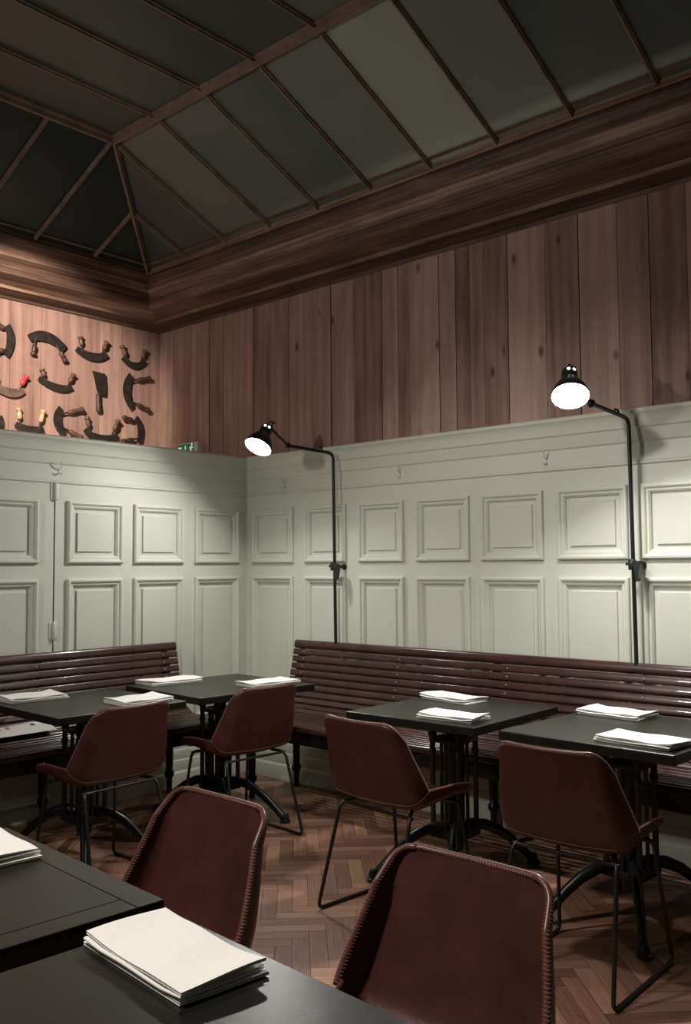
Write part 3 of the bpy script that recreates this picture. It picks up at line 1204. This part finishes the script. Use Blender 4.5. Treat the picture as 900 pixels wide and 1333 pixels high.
def chopper(e1, mid, e2, h1, h2, label, bm_='blade', hm='handle_dark', hm2=None, wd=.062, hlen=1.0):
    e1, mid, e2, h1, h2 = [Vector(p) for p in (e1, mid, e2, h1, h2)]
    root = empty('herb_chopper', kpt(mid.x, mid.y, .02))
    off = root.location
    ctr = (e1 + e2) / 2
    q = mid * 2 - ctr         # control point so that the curve passes through mid
    n = 18
    O, I = [], []
    hd = (h1 + h2) / 2 - ctr
    for k in range(n + 1):
        t = k / n
        p = e1 * (1 - t) ** 2 + q * 2 * t * (1 - t) + e2 * t * t
        tg = ((q - e1) * (1 - t) + (e2 - q) * t).normalized()
        nn = Vector((-tg.y, tg.x))
        if nn.dot(hd) < 0:
            nn = -nn
        ww = wd * (.72 + .28 * math.sin(PI * t))
        O.append(p)
        I.append(p + nn * ww)
    mb = MB()
    for a, b in (((O), (I)),):
        T_ = [[mb.bm.verts.new(kpt(p.x, p.y, u)) for p in a] for u in (.024, .021)]
        B_ = [[mb.bm.verts.new(kpt(p.x, p.y, u)) for p in b] for u in (.0255, .0195)]
    for k in range(n):
        for A, B in ((T_[0], B_[0]), (T_[1], B_[1]), (T_[0], T_[1]), (B_[0], B_[1])):
            mb.bm.faces.new((A[k], A[k + 1], B[k + 1], B[k]))
    for k in (0, n):
        mb.bm.faces.new((T_[0][k], B_[0][k], B_[1][k], T_[1][k]))
    mb.build('blade', bm_, root, smooth=30, off=off)
    for (ki, h, m_) in ((2, h1, hm), (n - 2, h2, hm2 or hm)):
        a = kpt(I[ki].x, I[ki].y, .0225)
        b = kpt(h.x, h.y, .032)
        dv = b - a
        L_ = dv.length
        hd_ = MB().lathe(a + dv * .28, dv, [(.010, 0), (.0165, .06 * L_), (.0185, .22 * L_), (.0165, .40 * L_), (.013, .50 * L_), (.019, .58 * L_), (.022, .66 * L_), (.019, .73 * L_), (.008, .77 * L_)], 12)
        ho = hd_.build('handle', m_, root, off=off)
        if m_ != hm or m_ in ('handle_red', 'handle_tan'):
            ho['label'] = {'handle_red': 'red painted handle', 'handle_tan': 'light tan wooden handle'}.get(m_, 'wooden handle')
        MB().tube([a - dv.normalized() * .02, a + dv * .3], [.008, .0062], 8).build('tang', bm_, root, off=off)
    tag(root, label, 'herb chopper', 'old herb choppers on the plank wall')


chopper((-1.278, 3.125), (-1.238, 3.012), (-1.281, 2.885), (-1.37, 3.1), (-1.37, 2.911), 'upright herb chopper cut by the left edge in the top row')
chopper((-1.149, 3.069), (-.996, 3.123), (-.83, 3.04), (-1.105, 2.935), (-.850, 2.93), 'large herb chopper arched upward with handles hanging down, top row', wd=.075)
chopper((-.767, 3.024), (-.615, 2.973), (-.478, 3.027), (-.729, 3.135), (-.501, 3.138), 'herb chopper with cupped blade, between arched one and right end, top row', hm='handle_brown')
chopper((-.366, 3.027), (-.24, 2.973), (-.13, 3.041), (-.368, 3.13), (-.150, 3.134), 'small herb chopper at the right end of the top row', hm='handle_brown', wd=.05)
chopper((-1.396, 2.656), (-1.254, 2.611), (-1.152, 2.659), (-1.398, 2.77), (-1.150, 2.775), 'grey brown herb chopper with a red handle at the left edge', 'blade_grey', 'handle_red')
chopper((-1.063, 2.76), (-.90, 2.703), (-.776, 2.737), (-1.035, 2.842), (-.780, 2.846), 'wide herb chopper with cupped blade beside the upright cleaver', hm='handle_brown', wd=.052)
chopper((-.29, 2.935), (-.349, 2.79), (-.28, 2.645), (-.105, 2.916), (-.115, 2.66), 'C-shaped herb chopper right of the cleaver, handles pointing right', wd=.068)
chopper((-1.327, 2.478), (-1.307, 2.426), (-1.321, 2.374), (-1.42, 2.47), (-1.42, 2.38), 'herb chopper tip showing at the left edge in the bottom row', wd=.04)
chopper((-1.236, 2.412), (-1.12, 2.371), (-1.001, 2.399), (-1.207, 2.540), (-1.019, 2.548), 'herb chopper with two light tan wooden handles, bottom row', hm='handle_tan', wd=.055)
chopper((-.891, 2.599), (-.935, 2.483), (-.863, 2.377), (-.70, 2.595), (-.705, 2.38), 'C-shaped herb chopper in the bottom row, handles pointing right', hm='handle_brown', wd=.068)
chopper((-.691, 2.435), (-.555, 2.369), (-.38, 2.413), (-.665, 2.540), (-.394, 2.550), 'herb chopper with cupped blade and brown handles, bottom row right', hm='handle_brown', wd=.055)
chopper((-.212, 2.607), (-.157, 2.508), (-.183, 2.384), (-.345, 2.577), (-.352, 2.389), 'herb chopper at the right end of the bottom row, handles pointing left', wd=.052)
# cleaver
root = empty('cleaver', kpt(-.555, 2.75, .02))
off = root.location
mb = MB()
poly = [(-.618, 2.898), (-.505, 2.892), (-.494, 2.80), (-.496, 2.722), (-.560, 2.724), (-.578, 2.76), (-.592, 2.82)]
mb.prism([(y, z) for y, z in poly], KX + .018, KX + .0225, 0)
mb.build('blade', 'blade', root, smooth=0, off=off)
MB().lathe(kpt(-.566, 2.728, .021), (0, .05, -1), [(.012, 0), (.018, .01), (.016, .05), (.019, .09), (.02, .125), (.012, .138)], 12).build('handle', 'handle_dark', root, off=off)
tag(root, 'upright dark cleaver among the herb choppers, blade up and handle down', 'cleaver')

# ------------------------------------------------------------------ exit sign on the plank wall
ex0, ex1, ez0, ez1 = -.765, -.525, 2.215, 2.372
root = empty('exit_sign', ((ex0 + ex1) / 2, UY, ez0))
off = root.location
MB().box((ex0, -.035, ez0), (ex1, UY - .003, ez1), .004).build('housing', 'sign_white', root, off=off)
MB().box((ex0 + .006, -.0375, ez0 + .008), (ex1 - .034, -.034, ez1 - .008)).build('face', 'sign_green', root, off=off)
zc = 2.315


def pict(poly, dx, dz, s):
    mb = MB()
    mb.prism([(dx + x * s, dz + z * s) for x, z in poly], -.0392, -.0370, 1)
    return mb


# door block, arrow, running man
pict([(0, 0), (.3, 0), (.3, .42), (0, .42)], ex0 + .016, 2.29, .13).build('doorway', 'sign_pict', root, smooth=0, off=off)
pict([(0, .10), (.13, 0), (.13, .06), (.34, .06), (.34, .14), (.22, .14), (.22, .5), (.13, .5), (.13, .2)], ex0 + .078, 2.285, .13).build('arrow', 'sign_pict', root, smooth=0, off=off)
man = MB()
man.prism([(ex0 + .143 + x * .13, 2.272 + z * .14) for x, z in [(.0, .05), (.10, .0), (.18, .16), (.34, .06), (.42, .12), (.26, .30), (.24, .42), (.40, .40), (.40, .47), (.20, .52), (.06, .42), (.10, .36), (.16, .40), (.12, .22)]], -.0392, -.0370, 1)
man.lathe((ex0 + .180, -.0370, 2.356), (0, -1, 0), [(.009, 0), (.009, .0022)], 12)
man.build('running_figure', 'sign_pict', root, smooth=0, off=off)
tag(root, 'small green and white emergency exit sign above the corner ledge', 'exit sign')


# ------------------------------------------------------------------ coat hooks and hinges
def coat_hook(f, s, z, label):
    root = empty('coat_hook', f((s, 0, z)))
    off = root.location
    mb = MB(f).box((s - .006, .0, z - .022), (s + .006, .0045, z + .022), .002)
    mb.build('back_plate', 'paint', root, off=off)
    p = catmull([(s, .004, z + .006), (s + .001, .018, z + .010), (s + .004, .034, z + .026), (s + .008, .044, z + .044)], 5)
    MB(f).tube(p, .0032, 8).build('upper_hook', 'paint', root, off=off)
    p = catmull([(s, .004, z - .008), (s, .017, z - .020), (s, .030, z - .022), (s, .035, z - .008)], 5)
    MB(f).tube(p, .0034, 8).build('lower_hook', 'paint', root, off=off)
    MB(f).ball((s + .008, .045, z + .047), .0055, 10).build('knob', 'paint', root, off=off)
    tag(root, label, 'hook', 'painted coat hooks on the panelling')


coat_hook(RW, .393, 1.985, 'small painted coat hook between the corner and the left lamp pole')
coat_hook(RW, 1.405, 1.985, 'painted coat hook right of the left lamp pole')
coat_hook(RW, 2.411, 1.985, 'painted coat hook below the right lamp shade')
coat_hook(LW, .501, 1.995, 'painted coat hook on the left frieze under the exit sign')
coat_hook(LW, 1.50, 2.0, 'painted coat hook above the cupboard door hinge')
for z in (1.875, 1.055):
    mb = MB(LW).lathe((1.524, .010, z - .05), (0, 0, 1), [(.004, -.006), (.009, 0), (.009, .1), (.004, .106)], 12)
    mb.box((1.500, .0, z - .05), (1.552, .006, z + .05), .002)
    mb.build('hinge', 'paint', door)
MB(LW).box((1.519, -.02, 0), (1.529, -.012, 1.925)).build('seam_gap', 'seam', door)
